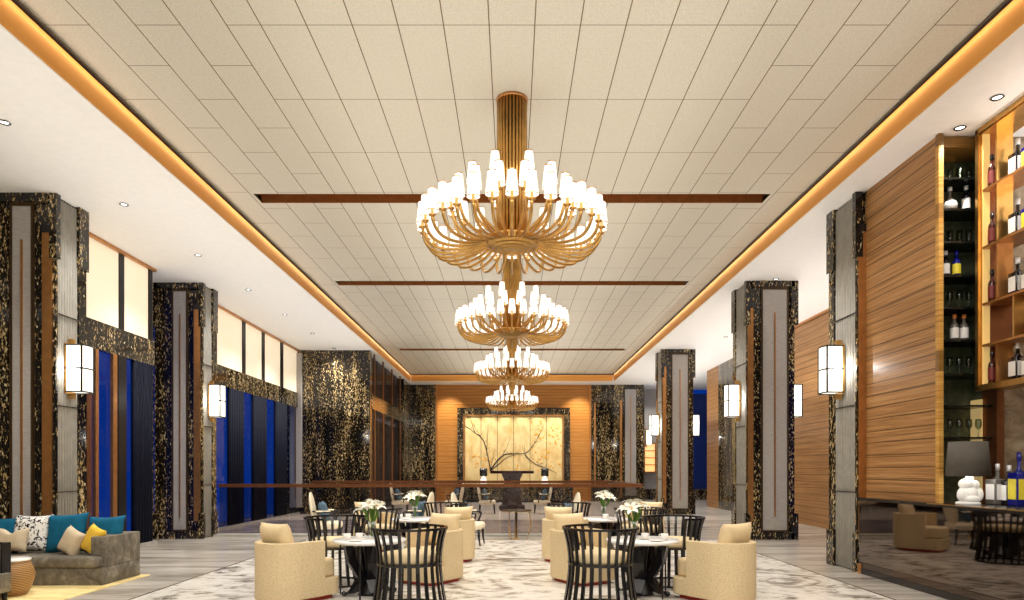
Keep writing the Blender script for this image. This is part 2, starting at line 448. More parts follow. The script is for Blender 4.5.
# left far block: marble face, then bronze-framed glazing to the end
struct('wall_left_block', MB().box(-8.9, -5.32, 25.6, 25.9, 0, ZW).box(-5.6, -5.32, 33.6, 36, 0, ZW), 'marble')
struct('trim_15', MB().box(-5.5, -5.3, 25.9, 33.6, LB, LT), 'marble')
w = bpy.data.objects.new('window_3', None); col.objects.link(w); w['kind'] = 'structure'
MB().box(-5.62, -5.58, 25.9, 33.6, 0, ZW).build('backing', 'joint_dark', w)
MB().quad([(-5.5, 25.9, 0), (-5.5, 33.6, 0), (-5.5, 33.6, ZW), (-5.5, 25.9, ZW)]).build('pane', 'window_glass', w)
for yy in (26.5, 28.3, 30.4, 32.6):
    MB().box(-5.38, -5.33, yy, yy+.22, 0, LB).build('post', 'bronze_dark', w); MB().box(-5.38, -5.33, yy, yy+.16, LT, ZW).build('post', 'bronze_dark', w)
m = MB().box(-8.3, -7.86, 25.5, 25.6, .25, ZW-.12); struct('trim_16', m, 'gray_fabric')
struct('trim_17', MB().box(-8.1, -8.06, 25.47, 25.5, .6, ZW-.6), 'bronze')
# right walls
struct('wall_right_near', MB().box(5.71, 5.735, 9.15, 11.04, 1.1, ZW).box(5.735, 6.0, 9.62, 11.04, 1.1, ZW).box(6.0, 6.52, 9.62, 11.04, 1.1, ZW), 'wood_side')
struct('trim_18', MB().box(5.685, 5.75, 9.1, 9.17, 1.21, ZW), 'wood_trim')
struct('wall_right_far', MB().box(8.85, 9.05, 12, 23.6, 0, ZW).box(8.85, 9.05, 29.3, 31, 0, ZW), 'wood_side')
struct('wall_right_marble', MB().box(8.85, 9.05, 23.6, 29.3, 0, ZW), 'marble')
struct('trim_19', MB().box(8.78, 8.86, 12, 23.6, ZW-.06, ZW), 'bronze')
struct('wall_bar', MB().box(6.56, 9.2, 9.2, 9.4, 0, ZW).box(9.0, 9.2, -4, 9.2, 0, ZW), 'stone_wall')
struct('trim_20', MB().box(6.46, 6.56, 9.1, 9.4, 0, ZW), 'bronze_dark')
struct('wall_rear', MB().box(-9.1, 9.2, -4.2, -4, 0, ZW+.6), 'white_paint')

# ------------------------------------------------------------------ columns and sconces
def column(label, s, X, Y, lay, W=1.13, D=.98, group=None):
    """s=+1: extends to +X from the hall face X; lay = strips on the front measured from the hall corner"""
    c = empty('marble_column', label, 'column', (X, Y, 0), 0, group)
    bx = lambda m, a, b, y0, y1, z0, z1, mi=0: m.box(min(s*a, s*b), max(s*a, s*b), y0, y1, z0, z1, mi)
    (b0, b1), (g0, g1) = lay
    m = MB(); bx(m, .03, W, .03, D, 0, ZW); m.build('marble_core', 'marble', c)
    f = MB(); n = 8; ya, yb = .05, D-.2
    for i in range(n):
        yy = ya+(yb-ya)*(i+.5)/n
        f.lathe([((yb-ya)/n*.4, .02), ((yb-ya)/n*.4, ZW-.04)], 10, 0, s*.02, yy)
    bx(f, .015, .04, ya, yb, .02, ZW-.04)
    for zz in (1.35, 3.9): pass
    f.build('fluted_panel', 'gray_stone', c)
    j = MB()
    for zz in (1.28, 2.7, 4.2): bx(j, -.035, 0, ya, yb, zz, zz+.012)
    j.build('stone_joint', 'joint_dark', c)
    for (y0, y1) in ((0, .05), (D-.2, D)):
        q = MB(); bx(q, -.025, .05, y0, y1, 0, ZW); q.build('corner_strip', 'marble', c)
        for (z0, z1) in ((0, .62), (ZW-1.05, ZW)):
            q = MB(); bx(q, -.06, .06, y0-.04, y1+.02, z0, z1); q.build('corner_block', 'marble', c)
    q = MB()
    for z0, z1 in ((0, .62), (ZW-1.05, ZW)): bx(q, W-.1, W+.06, -.05, .1, z0, z1)
    q.build('outer_corner_block', 'marble', c)
    q = MB(); bx(q, b0, b1, -.03, .05, .42, 5.5); q.build('bronze_strip', 'bronze', c)
    q = MB(); bx(q, b0-.01, b1+.01, -.05, .05, 5.5, 5.62); q.build('strip_cap', 'black_lacquer', c)
    q = MB(); bx(q, g0, g1, .0, .04, .22, ZW-.2); q.build('inset_panel', 'gray_fabric', c)
    q = MB(); fw = .035
    bx(q, g0-fw, g0, -.02, .04, .18, ZW-.14); bx(q, g1, g1+fw, -.02, .04, .18, ZW-.14)
    bx(q, g0, g1, -.02, .04, ZW-.2, ZW-.14); bx(q, g0, g1, -.02, .04, .18, .22)
    q.build('panel_frame', 'panel_frame', c)
    gm = (g0+g1)/2
    q = MB(); bx(q, gm-.015, gm+.015, -.02, .01, .5, ZW-.75); q.build('centre_line', 'bronze', c)
    q = MB(); g = .3*(g1-g0)                                                  # folded chamfer at the foot
    q.quad([(s*g0, -.001, .23), (s*g1, -.001, .23), (s*gm, -.03, .23+(g1-g0)*.55)])
    q.build('panel_fold', 'gray_stone', c)
    q = MB(); bx(q, .1, W-.03, -.05, .03, ZW-.14, ZW); bx(q, .1, W-.03, -.05, .03, 0, .16); q.build('band', 'marble', c)
    return c
R_LAY = ((.0, .13), (.36, .94)); L_LAY = ((.03, .18), (.37, .68))
CG = 'marble columns'
column('black and gold marble column with fluted side at the left foreground, behind the sofa', -1, -7.44, 11.1, L_LAY, 1.15, .8, CG)
column('black and gold marble column on the left, where the glass railing starts', -1, -7.45, 16.4, L_LAY, 1.15, .75, CG)
column('black and gold marble column on the right, standing against the end of the bar', 1, 5.6, 11.05, R_LAY, 1.12, .97, CG)
column('large free-standing black and gold marble column right of the dining tables', 1, 5.6, 16.24, R_LAY, 1.13, 1.0, CG)
column('farther free-standing marble column on the right, in front of the dark blue wall', 1, 5.6, 25.4, R_LAY, 1.15, 1.0, CG)

def sconce(label, s, X, Y, w=.36, z0=2.94, z1=3.74, first=[None]):
    """mounted on a face with outward direction -s (hall side of a column whose body extends to s)"""
    if first[0] is None:
        c = empty('wall_sconce', label, 'wall lamp', (0, 0, 0), 0, 'lantern sconces on the columns')
        m = MB().box(-.03, 0, -.13, .13, -.42, .42); m.build('back_plate', 'brass', c)
        q = MB(); n = 10; out = [(-.05, -.155)]                               # bowed glass front
        for i in range(n+1):
            yy = -.155+.31*i/n; out.append((-.3-.04*(1-(yy/.155)**2), yy))
        out.append((-.05, .155)); q.prism(out, -.385, .385, 0, False)
        q.build('glass_shade', 'sconce_glow', c)
        fr = MB()
        for sy in (-.16, .16):
            fr.box(-.315, -.292, sy-.011, sy+.011, -.4, .4)
        for zz in (-.39, 0, .385):
            pts = [(-.305-.04*(1-(k/5-1)**2), -.163+.326*k/10, zz) for k in range(11)]
            fr.tube(pts, .013, 5)
            for sy in (-.163, .163): fr.tube([(-.305, sy, zz), (-.03, sy, zz)], .012, 5)
        fr.build('frame', 'dark_metal', c)
        MB().box(-.08, 0, -.04, .04, .42, .5).build('bracket', 'brass', c); MB().box(-.08, 0, -.04, .04, -.5, -.42).build('bracket', 'brass', c)
        first[0] = c; o = c
    else: o = dup(first[0], (0, 0, 0))
    o.location = (X, Y, (z0+z1)/2); o.rotation_euler = (0, 0, 0 if s > 0 else PI); o['label'] = label
    return o
sconce('glowing lantern sconce on the left foreground column, above the sofa', -1, -7.42, 11.45)
sconce('glowing lantern sconce on the second left column, beside the railing end', -1, -7.41, 16.78)
sconce('glowing lantern sconce on the column at the end of the bar', 1, 5.56, 11.55)
sconce('glowing lantern sconce on the hall side of the large right column', 1, 5.56, 16.74)
sconce('glowing lantern sconce on the wood wall side of the large right column', -1, 6.74, 16.74)
sconce('glowing lantern sconce on the hall side of the farther right column', 1, 5.56, 25.9)
sconce('glowing lantern sconce on the blue wall side of the farther right column', -1, 6.76, 25.9)
sconce('small far glowing sconce on the end of the back marble wall', -1, 6.95, 35.6)

# ------------------------------------------------------------------ chandeliers
CZ = H+3.16
def bez(p, n=14):
    """Catmull-Rom through points"""
    out = []; P = [p[0]]+list(p)+[p[-1]]
    seg = len(p)-1
    for i in range(seg):
        a, b, c, d = [Vector(q) for q in P[i:i+4]]
        k = max(2, n//seg)
        for j in range(k):
            t = j/k
            out.append(.5*((2*b)+(c-a)*t+(2*a-5*b+4*c-d)*t*t+(3*b-a-3*c+d)*t**3))
    out.append(Vector(p[-1])); return out
def arm_mesh(pts):
    m = MB(); p = bez([(r, 0, z) for r, z in pts], 16); m.tube(p, .02, 6)
    r, z = pts[-1]
    m.lathe([(.012, z-.01), (.045, z+.005), (.045, z+.02), (.02, z+.03), (.016, z+.16)], 8, 0, r, 0)
    return m.mesh('arm', 'brass')
def shade_mesh():
    m = MB(); m.lathe([(.078, 0), (.05, .27)], 14, 0, cap=False)
    m.lathe([(.08, -.005), (.08, .007)], 14, 1, cap=False); m.lathe([(.0525, .264), (.0525, .276)], 14, 1, cap=False)
    m.lathe([(.05, .268), (.01, .268)], 14, 0, cap=False)
    return m.mesh('lamp_shade', ['shade_glow', 'bronze'])
A1 = arm_mesh([(.28, -.14), (.52, -.26), (.8, -.31), (1.02, -.28), (1.13, -.18), (1.17, -.06)])
A2 = arm_mesh([(.2, -.16), (.34, -.2), (.55, -.12), (.72, .0), (.8, .21)])
A3 = arm_mesh([(.14, -.14), (.26, -.02), (.4, .1), (.52, .26), (.55, .46)])
SH = shade_mesh()
def chandelier(label, Y):
    c = empty('chandelier', label, 'chandelier', (0, Y, CZ), 0, 'brass chandeliers along the hall ceiling')
    top = ZC-CZ
    m = MB()
    for i in range(26):
        a = 2*PI*i/26; m.lathe([(.021, -.1), (.021, top-.03)], 6, 0, .18*math.cos(a), .18*math.sin(a))
    m.lathe([(.15, -.1), (.15, top-.03)], 20, 0); m.build('rod_cluster', 'brass', c)
    MB().lathe([(.18, top-.035), (.208, top-.035), (.208, top), (.18, top)], 28).build('ceiling_rose', 'bronze', c)
    b = MB().lathe([(.02, -.27), (.2, -.26), (.32, -.215), (.385, -.16), (.385, -.13), (.3, -.11), (.1, -.1)], 28)
    for rr, zz in ((.12, -.268), (.2, -.262), (.27, -.24), (.33, -.212)):
        b.lathe([(rr-.012, zz), (rr, zz-.012), (rr+.012, zz)], 28, 0, cap=False)
    b.build('bowl', 'brass', c)
    for n, am, r, z, off in ((32, A1, 1.17, .0, 0), (16, A2, .8, .27, .5), (8, A3, .55, .52, .5)):
        for i in range(n):
            a = 2*PI*(i+off)/n-PI/2
            q = link('arm', am, c, None, a)
            link('lamp_shade', SH, q, (r, 0, z))
    return c
plain('brass_deep', S(160, 110, 52), .35, .9)
chandelier('nearest and largest-looking brass chandelier with many white lamp shades', 8.98)
chandelier('second brass chandelier from the front, hanging behind the nearest one', 14.85)
chandelier('third brass chandelier from the front, between second and farthest', 22.1)
chandelier('farthest brass chandelier, hanging in front of the painted wall panels', 32.2)

# ------------------------------------------------------------------ downlights
def downlight(X, Y, label, first=[None]):
    if first[0] is None:
        c = empty('downlight', label, 'ceiling light', (0, 0, 0), 0, 'recessed ceiling downlights')
        MB().lathe([(.075, -.012), (.062, -.02), (.05, -.006), (.05, .0)], 18, 0, cap=False).build('trim_ring', 'dark_metal', c)
        MB().lathe([(.05, -.004), (.001, -.004)], 18, 0, cap=False).build('lens', 'downlight_glow', c)
        first[0] = c; o = c
    else: o = dup(first[0], (0, 0, 0))
    o.location = (X, Y, ZW); o['label'] = label
ORD = ['first', 'second', 'third', 'fourth', 'fifth', 'sixth', 'seventh', 'eighth']
LY = [8.81+2.72*i for i in range(7)]
for i, yy in enumerate(LY): downlight(-6.55, yy, 'recessed downlight in the left white ceiling, %s from the front' % ORD[i])
RY = [(5.84, 8.22), (5.87, 8.95), (6.2, 16.05), (7.2, 19.5), (7.2, 23)]
for i, (xx, yy) in enumerate(RY): downlight(xx, yy, 'recessed downlight in the right white ceiling, %s from the front' % ORD[i])

# ------------------------------------------------------------------ dining furniture
def arc(cx, cy, r, a0, a1, n): return [(cx+r*math.cos(a0+(a1-a0)*i/n), cy+r*math.sin(a0+(a1-a0)*i/n)) for i in range(n+1)]
ROT = lambda d: math.radians(d)
# armchair faces +x
def make_armchair():
    c = empty('tub_armchair', '', 'armchair', (0, 0, 0), 0, 'cream tub armchairs at the dining tables')
    R = .37; cx = -.1
    outer = [(.22, -R)]+[(.1, -R)]+arc(cx, 0, R, -PI/2, -3*PI/2, 22)+[(.1, R), (.22, R)]
    r2 = R-.085
    inner = [(.22, r2), (.1, r2)]+arc(cx, 0, r2, PI/2, 3*PI/2, 22)[0:0]+arc(cx, 0, r2, -3*PI/2, -PI/2, 22)+[(.1, -r2), (.22, -r2)]
    MB().prism(outer+inner, .05, .755, 0, False, .012).build('shell', 'woven_cream', c)
    def dee(x1, R, rc=.12):
        return [(x1-rc, -R)]+[(x1-rc+rc*math.sin(PI/2*k/5), -R+rc-rc*math.cos(PI/2*k/5)) for k in range(1, 6)]+\
               [(x1-rc*(1-math.cos(PI/2*k/5)), R-rc+rc*math.sin(PI/2*k/5)) for k in range(0, 6)]+arc(cx, 0, R, PI/2, 3*PI/2, 20)
    MB().prism(dee(.5, R-.006), .05, .27, 0, False, .015).build('seat_base', 'woven_cream', c)
    MB().prism(dee(.495, R-.09), .27, .5, 0, False, .04).build('seat_cushion', 'cream_leather', c)
    MB().prism(dee(.44, R-.06), 0, .05).build('plinth', 'red_base', c)
    m = Matrix.Translation((-.22, 0, .76)) @ Matrix.Rotation(ROT(-14), 4, 'Y') @ Matrix.Rotation(PI/2, 4, 'Z')
    MB().pillow(.58, .48, .2, 12, 0, .06, m).build('back_cushion', 'cream_leather', c)
    return c
# black barrel chair faces +x; spindle cage open at the front
def make_black():
    c = empty('barrel_chair', '', 'chair', (0, 0, 0), 0, 'black spindle barrel chairs')
    def rad(z): return .375+.07*((z-.54)/.42)**2 if z > .54 else .375+.07*((.54-z)/.54)**1.6
    def slat(m, a, z0, z1):
        n = 7; w = .018; th = .01; pv = None
        for i in range(n+1):
            z = z0+(z1-z0)*i/n; r = rad(z)
            d = Vector((math.cos(a), math.sin(a), 0)); s_ = Vector((-d.y, d.x, 0)); o = d*r+Vector((0, 0, z))
            ring = [m.bm.verts.new(o+d*th*p+s_*w*q) for p, q in ((1, 1), (1, -1), (-1, -1), (-1, 1))]
            if pv:
                for k in range(4): m.bm.faces.new((pv[k], pv[(k+1) % 4], ring[(k+1) % 4], ring[k]))
            pv = ring
    m = MB(); n = 18; a0, a1 = ROT(46), ROT(314)
    for i in range(n+1): slat(m, a0+(a1-a0)*i/n, .54, .95)
    m.build('spindle_back', 'black_lacquer', c)
    m = MB(); n2 = 24
    for i in range(n2): slat(m, 2*PI*i/n2, .02, .54)
    m.build('spindle_base', 'black_lacquer', c)
    r = rad(.95)
    m = MB(); ring = arc(0, 0, r+.018, a0-.05, a1+.05, 30)+arc(0, 0, r-.018, a1+.05, a0-.05, 30)
    m.prism(ring, .945, .972); m.build('top_rail', 'black_lacquer', c)
    m = MB(); m.lathe([(.36, .525), (.392, .525), (.392, .55), (.36, .55)], 30, 0, smooth=False); m.build('waist_ring', 'black_lacquer', c)
    m = MB(); m.lathe([(.42, 0), (.455, 0), (.455, .025), (.42, .025)], 30, 0, smooth=False, cap=False); m.build('foot_ring', 'black_lacquer', c)
    MB().lathe([(.02, .55), (.34, .55), (.352, .58), (.352, .63), (.33, .66), (.2, .672), (.01, .675)], 26).build('seat_cushion', 'cream_leather', c)
    return c
def make_table():
    c = empty('round_dining_table', '', 'table', (0, 0, 0), 0, 'round white dining tables')
    MB().lathe([(.42, .685), (.475, .7), (.48, .72), (.475, .735), (.02, .735)], 40).build('table_top', 'white_top', c)
    for k in range(4):
        a = PI/4+k*PI/2; d = Vector((math.cos(a), math.sin(a), 0)); s_ = Vector((-d.y, d.x, 0))
        m = MB(); pts = [(.34, .66, .06), (.3, .45, .1), (.16, .22, .09), (.26, .06, .07), (.34, .03, .06)]
        pv = None
        for r, z, w in pts:
            o = d*r+Vector((0, 0, z)); o2 = d*(r-.12)+Vector((0, 0, z))
            ring = [m.bm.verts.new(q) for q in (o+s_*w, o-s_*w, o2-s_*w*.6, o2+s_*w*.6)]
            if pv:
                for j in range(4): m.bm.faces.new((pv[j], pv[(j+1) % 4], ring[(j+1) % 4], ring[j]))
            else: m.bm.faces.new(ring)
            pv = ring
        m.bm.faces.new(pv[::-1]); q = m.build('leg', 'black_lacquer', c)
        f = MB().tube([d*.3+Vector((0, 0, .69)), d*.31+Vector((0, 0, .6))], [.03, .012], 8); f.build('brass_cap', 'brass', q)
        f = MB(); f.ell(d.x*.34, d.y*.34, .035, .035, .035, .035); f.build('foot', 'black_lacquer', q)
    for k in range(4):
        a = k*PI/2+.2; d = Vector((math.cos(a), math.sin(a), 0))
        MB().tube([d*.4+Vector((0, 0, .69)), d*.4], .011, 6).build('side_rod', 'dark_metal', c)
    MB().lathe([(.09, .69), (.06, .4), (.05, .25), (.14, .03), (.16, 0)], 14).build('pedestal', 'dark_metal', c)
    return c
def make_vase():
    c = empty('vase_of_lilies', '', 'vase', (0, 0, 0), 0, 'vases of white lilies on the dining tables')
    MB().lathe([(.05, .0), (.055, .01), (.05, .12), (.06, .22), (.056, .22), (.046, .12), (.045, .02)], 18, 0, cap=False).build('glass_vase', 'clear_glass', c)
    rnd = random.Random(5)
    st = MB(); heads = []
    for i in range(7):
        a = i*2.4; rr = .03+.12*((i*5) % 7)/7; z = .43-.7*rr+.06*rnd.random()
        p = Vector((rr*math.cos(a), rr*math.sin(a), z)); heads.append((p, a, rr))
        st.tube([(.015*math.cos(a+2), .015*math.sin(a+2), .02), (.02*math.cos(a), .02*math.sin(a), .2), p], .006, 5)
    st.build('stems', 'stem_green', c)
    lf = MB()
    for i in range(12):
        a = i*2.1; d = Vector((math.cos(a), math.sin(a), 0)); s_ = Vector((-d.y, d.x, 0))
        b = d*.03+Vector((0, 0, .2)); e = d*(.1+.04*(i % 3))+Vector((0, 0, .28+.05*(i % 4))); mid = (b+e)/2+Vector((0, 0, .04))
        lf.quad([b, mid+s_*.022, e, mid-s_*.022])
    lf.build('leaves', 'stem_green', c)
    for p, a, rr in heads:
        fl = MB()
        tilt = Matrix.Rotation(rr*5, 4, Vector((-math.sin(a), math.cos(a), 0)))
        for k in range(6):
            b = 2*PI*k/6; d = Vector((math.cos(b), math.sin(b), 0)); s_ = Vector((-d.y, d.x, 0))
            prev = None
            for u_, zz, w in ((.005, 0, .008), (.045, .035, .03), (.095, .055, .027), (.14, .04, .003)):
                o = d*u_+Vector((0, 0, zz))
                row = [fl.bm.verts.new(p+tilt @ q) for q in (o+s_*w, o+Vector((0, 0, -.006)), o-s_*w)]
                if prev:
                    for j in range(2):
                        f = fl.bm.faces.new((prev[j], prev[j+1], row[j+1], row[j])); f.smooth = True
                prev = row
        for k in range(3):
            b = 2*PI*k/3; fl.tube([p, p+tilt @ Vector((.02*math.cos(b), .02*math.sin(b), .06))], .003, 4, 1)
        fl.build('lily', ['petal', 'blossom'], c)
    return c
def make_cup():
    c = empty('coffee_cup', '', 'cup', (0, 0, 0), 0, 'white cups on the dining tables')
    MB().lathe([(.02, 0), (.045, .004), (.075, .014), (.072, .018), (.02, .008)], 18, 0, cap=False).build('saucer', 'ceramic_white', c)
    q = MB().lathe([(.028, .012), (.045, .03), (.05, .085), (.046, .085), (.04, .03), (.01, .02)], 18, 0, cap=False)
    q.build('bowl', 'ceramic_white', c)
    MB().tube([(.048, 0, .075), (.075, 0, .07), (.075, 0, .04), (.044, 0, .035)], .006, 5).build('handle', 'ceramic_white', c)
    return c
def make_plate():
    o = MB().lathe([(.05, 0), (.06, .004), (.1, .014), (.098, .018), (.055, .008), (.005, .008)], 22, 0, cap=False).build('plate', 'ceramic_white')
    return tag(o, '', 'plate', 'white plates on the dining tables')

protos = {}
def place(kind, maker, loc, rz, label):
    if kind not in protos: o = maker(); protos[kind] = o
    else: o = dup(protos[kind], loc)
    o.location = loc; o.rotation_euler = (0, 0, rz); o['label'] = label; return o
def face(p, q): return math.atan2(q[1]-p[1], q[0]-p[0])
TZ = .735
LAYOUT = {
 'left': dict(T1=(-1.89, 9.07), T2=(-1.84, 12.98), b1=(-1.23, 8.2), b2=(-2.56, 9.95), a1=(-2.8, 8.72), a2=(-1.16, 10.2),
              b3=(-2.43, 12.25), b4=(-1.36, 14.05), a3=(-1.1, 12.55), a4=(-2.86, 14.1)),
 'right': dict(T1=(1.73, 9.07), T2=(1.74, 12.98), b1=(1.06, 8.2), b2=(2.34, 9.95), a1=(2.64, 8.72), a2=(1.0, 10.2),
              b3=(2.29, 12.25), b4=(1.17, 14.05), a3=(.97, 12.55), a4=(2.72, 14.1))}
for side, L in LAYOUT.items():
    s = -1 if side == 'left' else 1
    T1, T2 = L['T1'], L['T2']
    for nm, T, near in (('front', T1, True), ('rear', T2, False)):
        tb = '%s %s table' % (nm, side)
        place('table', make_table, (T[0], T[1], 0), .3*s, 'round white-topped table with black legs, %s one on the %s' % (nm, side))
        vp = (T[0]-(.0 if s < 0 else .08), T[1]+.16) if near else (T[0]+.02*s, T[1]+.12)
        place('vase', make_vase, (vp[0], vp[1], TZ), .6*s+(.4 if near else 1.7), 'glass vase of white lilies standing on the %s' % tb)
        place('cup', make_cup, (T[0]-.12 if s < 0 else T[0]+.02, T[1]-.08, TZ), .5, 'white cup and saucer on the %s, in front of its vase' % tb)
        place('cup', make_cup, (T[0]+s*.26, T[1]-.16, TZ), 2.5, 'white cup and saucer on the %s, nearest its outer edge' % tb)
        place('plate', make_plate, (T[0]+s*.12, T[1]-.31, TZ), 0, 'small white plate on the near edge of the %s' % tb)
    def ch(kind, mk, p, tgt, label, extra=0): place(kind, mk, (*L[p], 0), face(L[p], tgt)+extra, label)
    ch('black', make_black, 'b1', T1, 'black spindle barrel chair seen from behind, nearest one at the front %s table' % side)
    ch('black', make_black, 'b2', T1, 'black spindle barrel chair on the far side of the front %s table' % side)
    ch('arm', make_armchair, 'a1', (T1[0], 9.0), 'cream tub armchair in the foreground, on the outer side of the front %s table' % side, -s*ROT(36))
    ch('arm', make_armchair, 'a2', T1, 'cream tub armchair by the centre aisle, behind the front %s table' % side)
    ch('black', make_black, 'b3', T2, 'black spindle barrel chair on the outer near side of the rear %s table' % side)
    ch('black', make_black, 'b4', T2, 'black spindle barrel chair on the far side of the rear %s table' % side)
    ch('arm', make_armchair, 'a3', T2, 'cream tub armchair by the centre aisle, at the rear %s table' % side, s*.5)
    ch('arm', make_armchair, 'a4', T2, 'cream tub armchair behind the rear %s table, partly hidden by flowers' % side)

# oval back chairs face +x
def make_oval():
    c = empty('oval_back_chair', '', 'chair', (0, 0, 0), 0, 'ivory oval-back chairs around the railing')
    tl = Matrix.Translation((-.3, 0, .78)) @ Matrix.Rotation(ROT(-10), 4, 'Y')
    MB().ell(0, 0, 0, .055, .27, .36, 0, 22, 14, tl).build('oval_back', 'ivory_fabric', c)
    m = MB(); m.tube([tl @ Vector((.01, .275*math.cos(a), .365*math.sin(a))) for a in [2*PI*i/28 for i in range(29)]], .018, 6); m.build('back_frame', 'ivory_fabric', c)
    m = MB(); m.box(-.3, .33, -.29, .29, .34, .5, 0, .06); m.build('seat', 'ivory_fabric', c)
    for x_, y_ in ((.27, .24), (.27, -.24), (-.26, .22), (-.26, -.22)):
        MB().tube([(x_, y_, .36), (x_*1.03, y_*1.02, .18), (x_*1.14, y_*1.05, 0)], [.032, .024, .014], 8).build('leg', 'dark_metal', c)
    for s_ in (-1, 1):
        q = MB().tube(bez([(-.3, s_*.26, .74), (0, s_*.33, .72), (.22, s_*.31, .7), (.18, s_*.3, .56), (.14, s_*.28, .42)]), .02, 6).build('arm', 'dark_metal', c)
        MB().box(-.2, .12, s_*.31-.03, s_*.31+.03, .725, .755, 0, .012).build('arm_pad', 'ivory_fabric', q)
    return c
def make_blue():
    m = Matrix.Rotation(PI/2, 4, 'Z')
    o = MB().pillow(.5, .48, .17, 12, 0, .1, m).build('cushion', 'blue_gray_fabric')
    return tag(o, '', 'cushion', 'blue-grey cushions on the oval chairs')
OV = [(-4.15, 15.3, 8, 'left of the rail front, facing right'), (-2.16, 15.5, 172, 'behind the rear left table, facing left'),
      (-.96, 15.1, -8, 'left of the small brass table, facing right'), (1.12, 15.1, 188, 'right of the small brass table, facing left'),
      (-4.25, 25.9, 5, 'far behind the railing on the far left, facing right'), (-2.2, 25.9, 175, 'far behind the railing left of centre, facing left'),
      (-.95, 25.9, 0, 'beside the dark pedestal on its left, facing right'), (1.15, 25.9, 180, 'beside the dark pedestal on its right, facing left')]
for x_, y_, d, w_ in OV:
    place('oval', make_oval, (x_, y_, 0), ROT(d), 'ivory oval-back armchair '+w_)
    q = Vector((-.06, 0, 0)); q.rotate(Matrix.Rotation(ROT(d), 3, 'Z'))
    o = place('blue', make_blue, (x_+q.x, y_+q.y, .72), ROT(d), 'blue-grey cushion on the oval chair '+w_)
    o.rotation_euler = (0, ROT(-16), ROT(d))
# small brass table at the rail
c = empty('side_table', 'small round black-topped table with brass legs in front of the railing', 'table', (.1, 16.4, 0))
MB().lathe([(.36, .66), (.38, .665), (.38, .69), (.02, .695)], 30).build('table_top', 'black_lacquer', c)
MB().lathe([(.38, .655), (.385, .655), (.385, .668), (.38, .668)], 30, 0, cap=False).build('rim', 'brass', c)
MB().lathe([(.03, .66), (.03, .02), (.1, .01), (.1, 0)], 14).build('centre_leg', 'brass', c)
for a in (0, 2*PI/3, 4*PI/3):
    MB().tube(bez([(.32*math.cos(a), .32*math.sin(a), .66), (.34*math.cos(a), .34*math.sin(a), .3), (.27*math.cos(a), .27*math.sin(a), .0)]), .012, 6).build('leg', 'brass', c)
# dark pedestal console
c = empty('pedestal_table', 'tall dark wood pedestal table with octagonal top beyond the railing', 'table', (-.0, 28.5, 0))
o8 = lambda r, ry=None: [(r*math.cos(PI/8+k*PI/4), (ry or r)*math.sin(PI/8+k*PI/4)) for k in range(8)]
MB().prism(o8(.98, .6), 1.5, 1.62, 0, False, .03).build('table_top', 'dark_wood', c)
m = MB()
PP = [(.48, 1.5), (.36, 1.25), (.36, .9), (.46, .74), (.36, .56), (.46, .22), (.58, .16), (.58, 0)]
for (ra, za), (rb, zb) in zip(PP, PP[1:]):
    A = o8(ra, ra*.8); B = o8(rb, rb*.8)
    va = [m.bm.verts.new((*p, za)) for p in A]; vb = [m.bm.verts.new((*p, zb)) for p in B]
    for k in range(8): m.bm.faces.new((va[k], va[(k+1) % 8], vb[(k+1) % 8], vb[k]))
m.build('pedestal', 'dark_wood', c)

# ------------------------------------------------------------------ glass railing
c = empty('glass_railing', 'tinted glass railing with bronze handrail across the hall', 'railing', (0, 0, 0))
YR0, YR1, XR = 17.25, 22.6, 3.24
m = MB().box(-7.4, XR+.05, YR0-.04, YR0+.06, 1.215, 1.30).box(-6.6, XR, YR1-.05, YR1+.05, 1.215, 1.30).box(XR-.05, XR+.05, YR0, YR1, 1.215, 1.30)
m.build('handrail', 'bronze_dark', c)
MB().box(-7.4, XR+.12, YR0-.35, YR0+.1, 0, .05).box(XR-.1, XR+.12, YR0, YR1, 0, .05).build('curb', 'gray_stone', c)
xs = [-7.4+i*(XR+7.4)/6 for i in range(7)]
for a, b in zip(xs, xs[1:]): MB().box(a+.006, b-.006, YR0, YR0+.015, .05, 1.22).build('glass_panel', 'rail_glass', c)
xs = [-6.6+i*(XR+6.6)/5 for i in range(6)]
for a, b in zip(xs, xs[1:]): MB().box(a+.006, b-.006, YR1, YR1+.015, .0, 1.22).build('glass_panel', 'clear_glass', c)
for a, b in ((YR0+.03, 19.9), (19.92, YR1-.02)): MB().box(XR-.008, XR+.008, a, b, .05, 1.22).build('glass_panel', 'clear_glass', c)

# ------------------------------------------------------------------ painted panels, sideboard, lamps
PXL, PXR, PZ = -2.55, 2.73, 4.55
c = empty('painted_wall_panel', 'six-panel painting of a blossoming branch in a black marble frame', 'painting', (0, 35.9, 0))
m = MB().box(PXL-.32, PXL, -.06, .1, 0, PZ+.36).box(PXR, PXR+.32, -.06, .1, 0, PZ+.36).box(PXL, PXR, -.06, .1, PZ, PZ+.36)
m.build('frame', 'marble', c)
m = MB().box(PXL, PXL+.06, -.08, .1, 0, PZ).box(PXR-.06, PXR, -.08, .1, 0, PZ).box(PXL, PXR, -.08, .1, PZ-.06, PZ); m.build('inner_frame', 'bronze', c)
pw = (PXR-PXL-.12)/6
for i in range(6):
    MB().box(PXL+.06+i*pw+.012, PXL+.06+(i+1)*pw-.012, 0, .04, 0, PZ-.06).build('panel', 'painting_ground', c)
MB().box(PXL, PXR, .05, .09, 0, PZ).build('backing', 'joint_dark', c)
def P(u_, v_): return (PXL+(u_-55)/(685-55)*(PXR-PXL), -.006, H+(470-(405+v_/6.317))*35.9/683)
br = MB()
def twig(pts, r0, r1):
    p = [Vector(P(*q)) for q in pts]; n = len(p)
    br.tube(bez(p, 3*n), [.75*r0+.75*(r1-r0)*i/(len(bez(p, 3*n))-1) for i in range(len(bez(p, 3*n)))], 5)
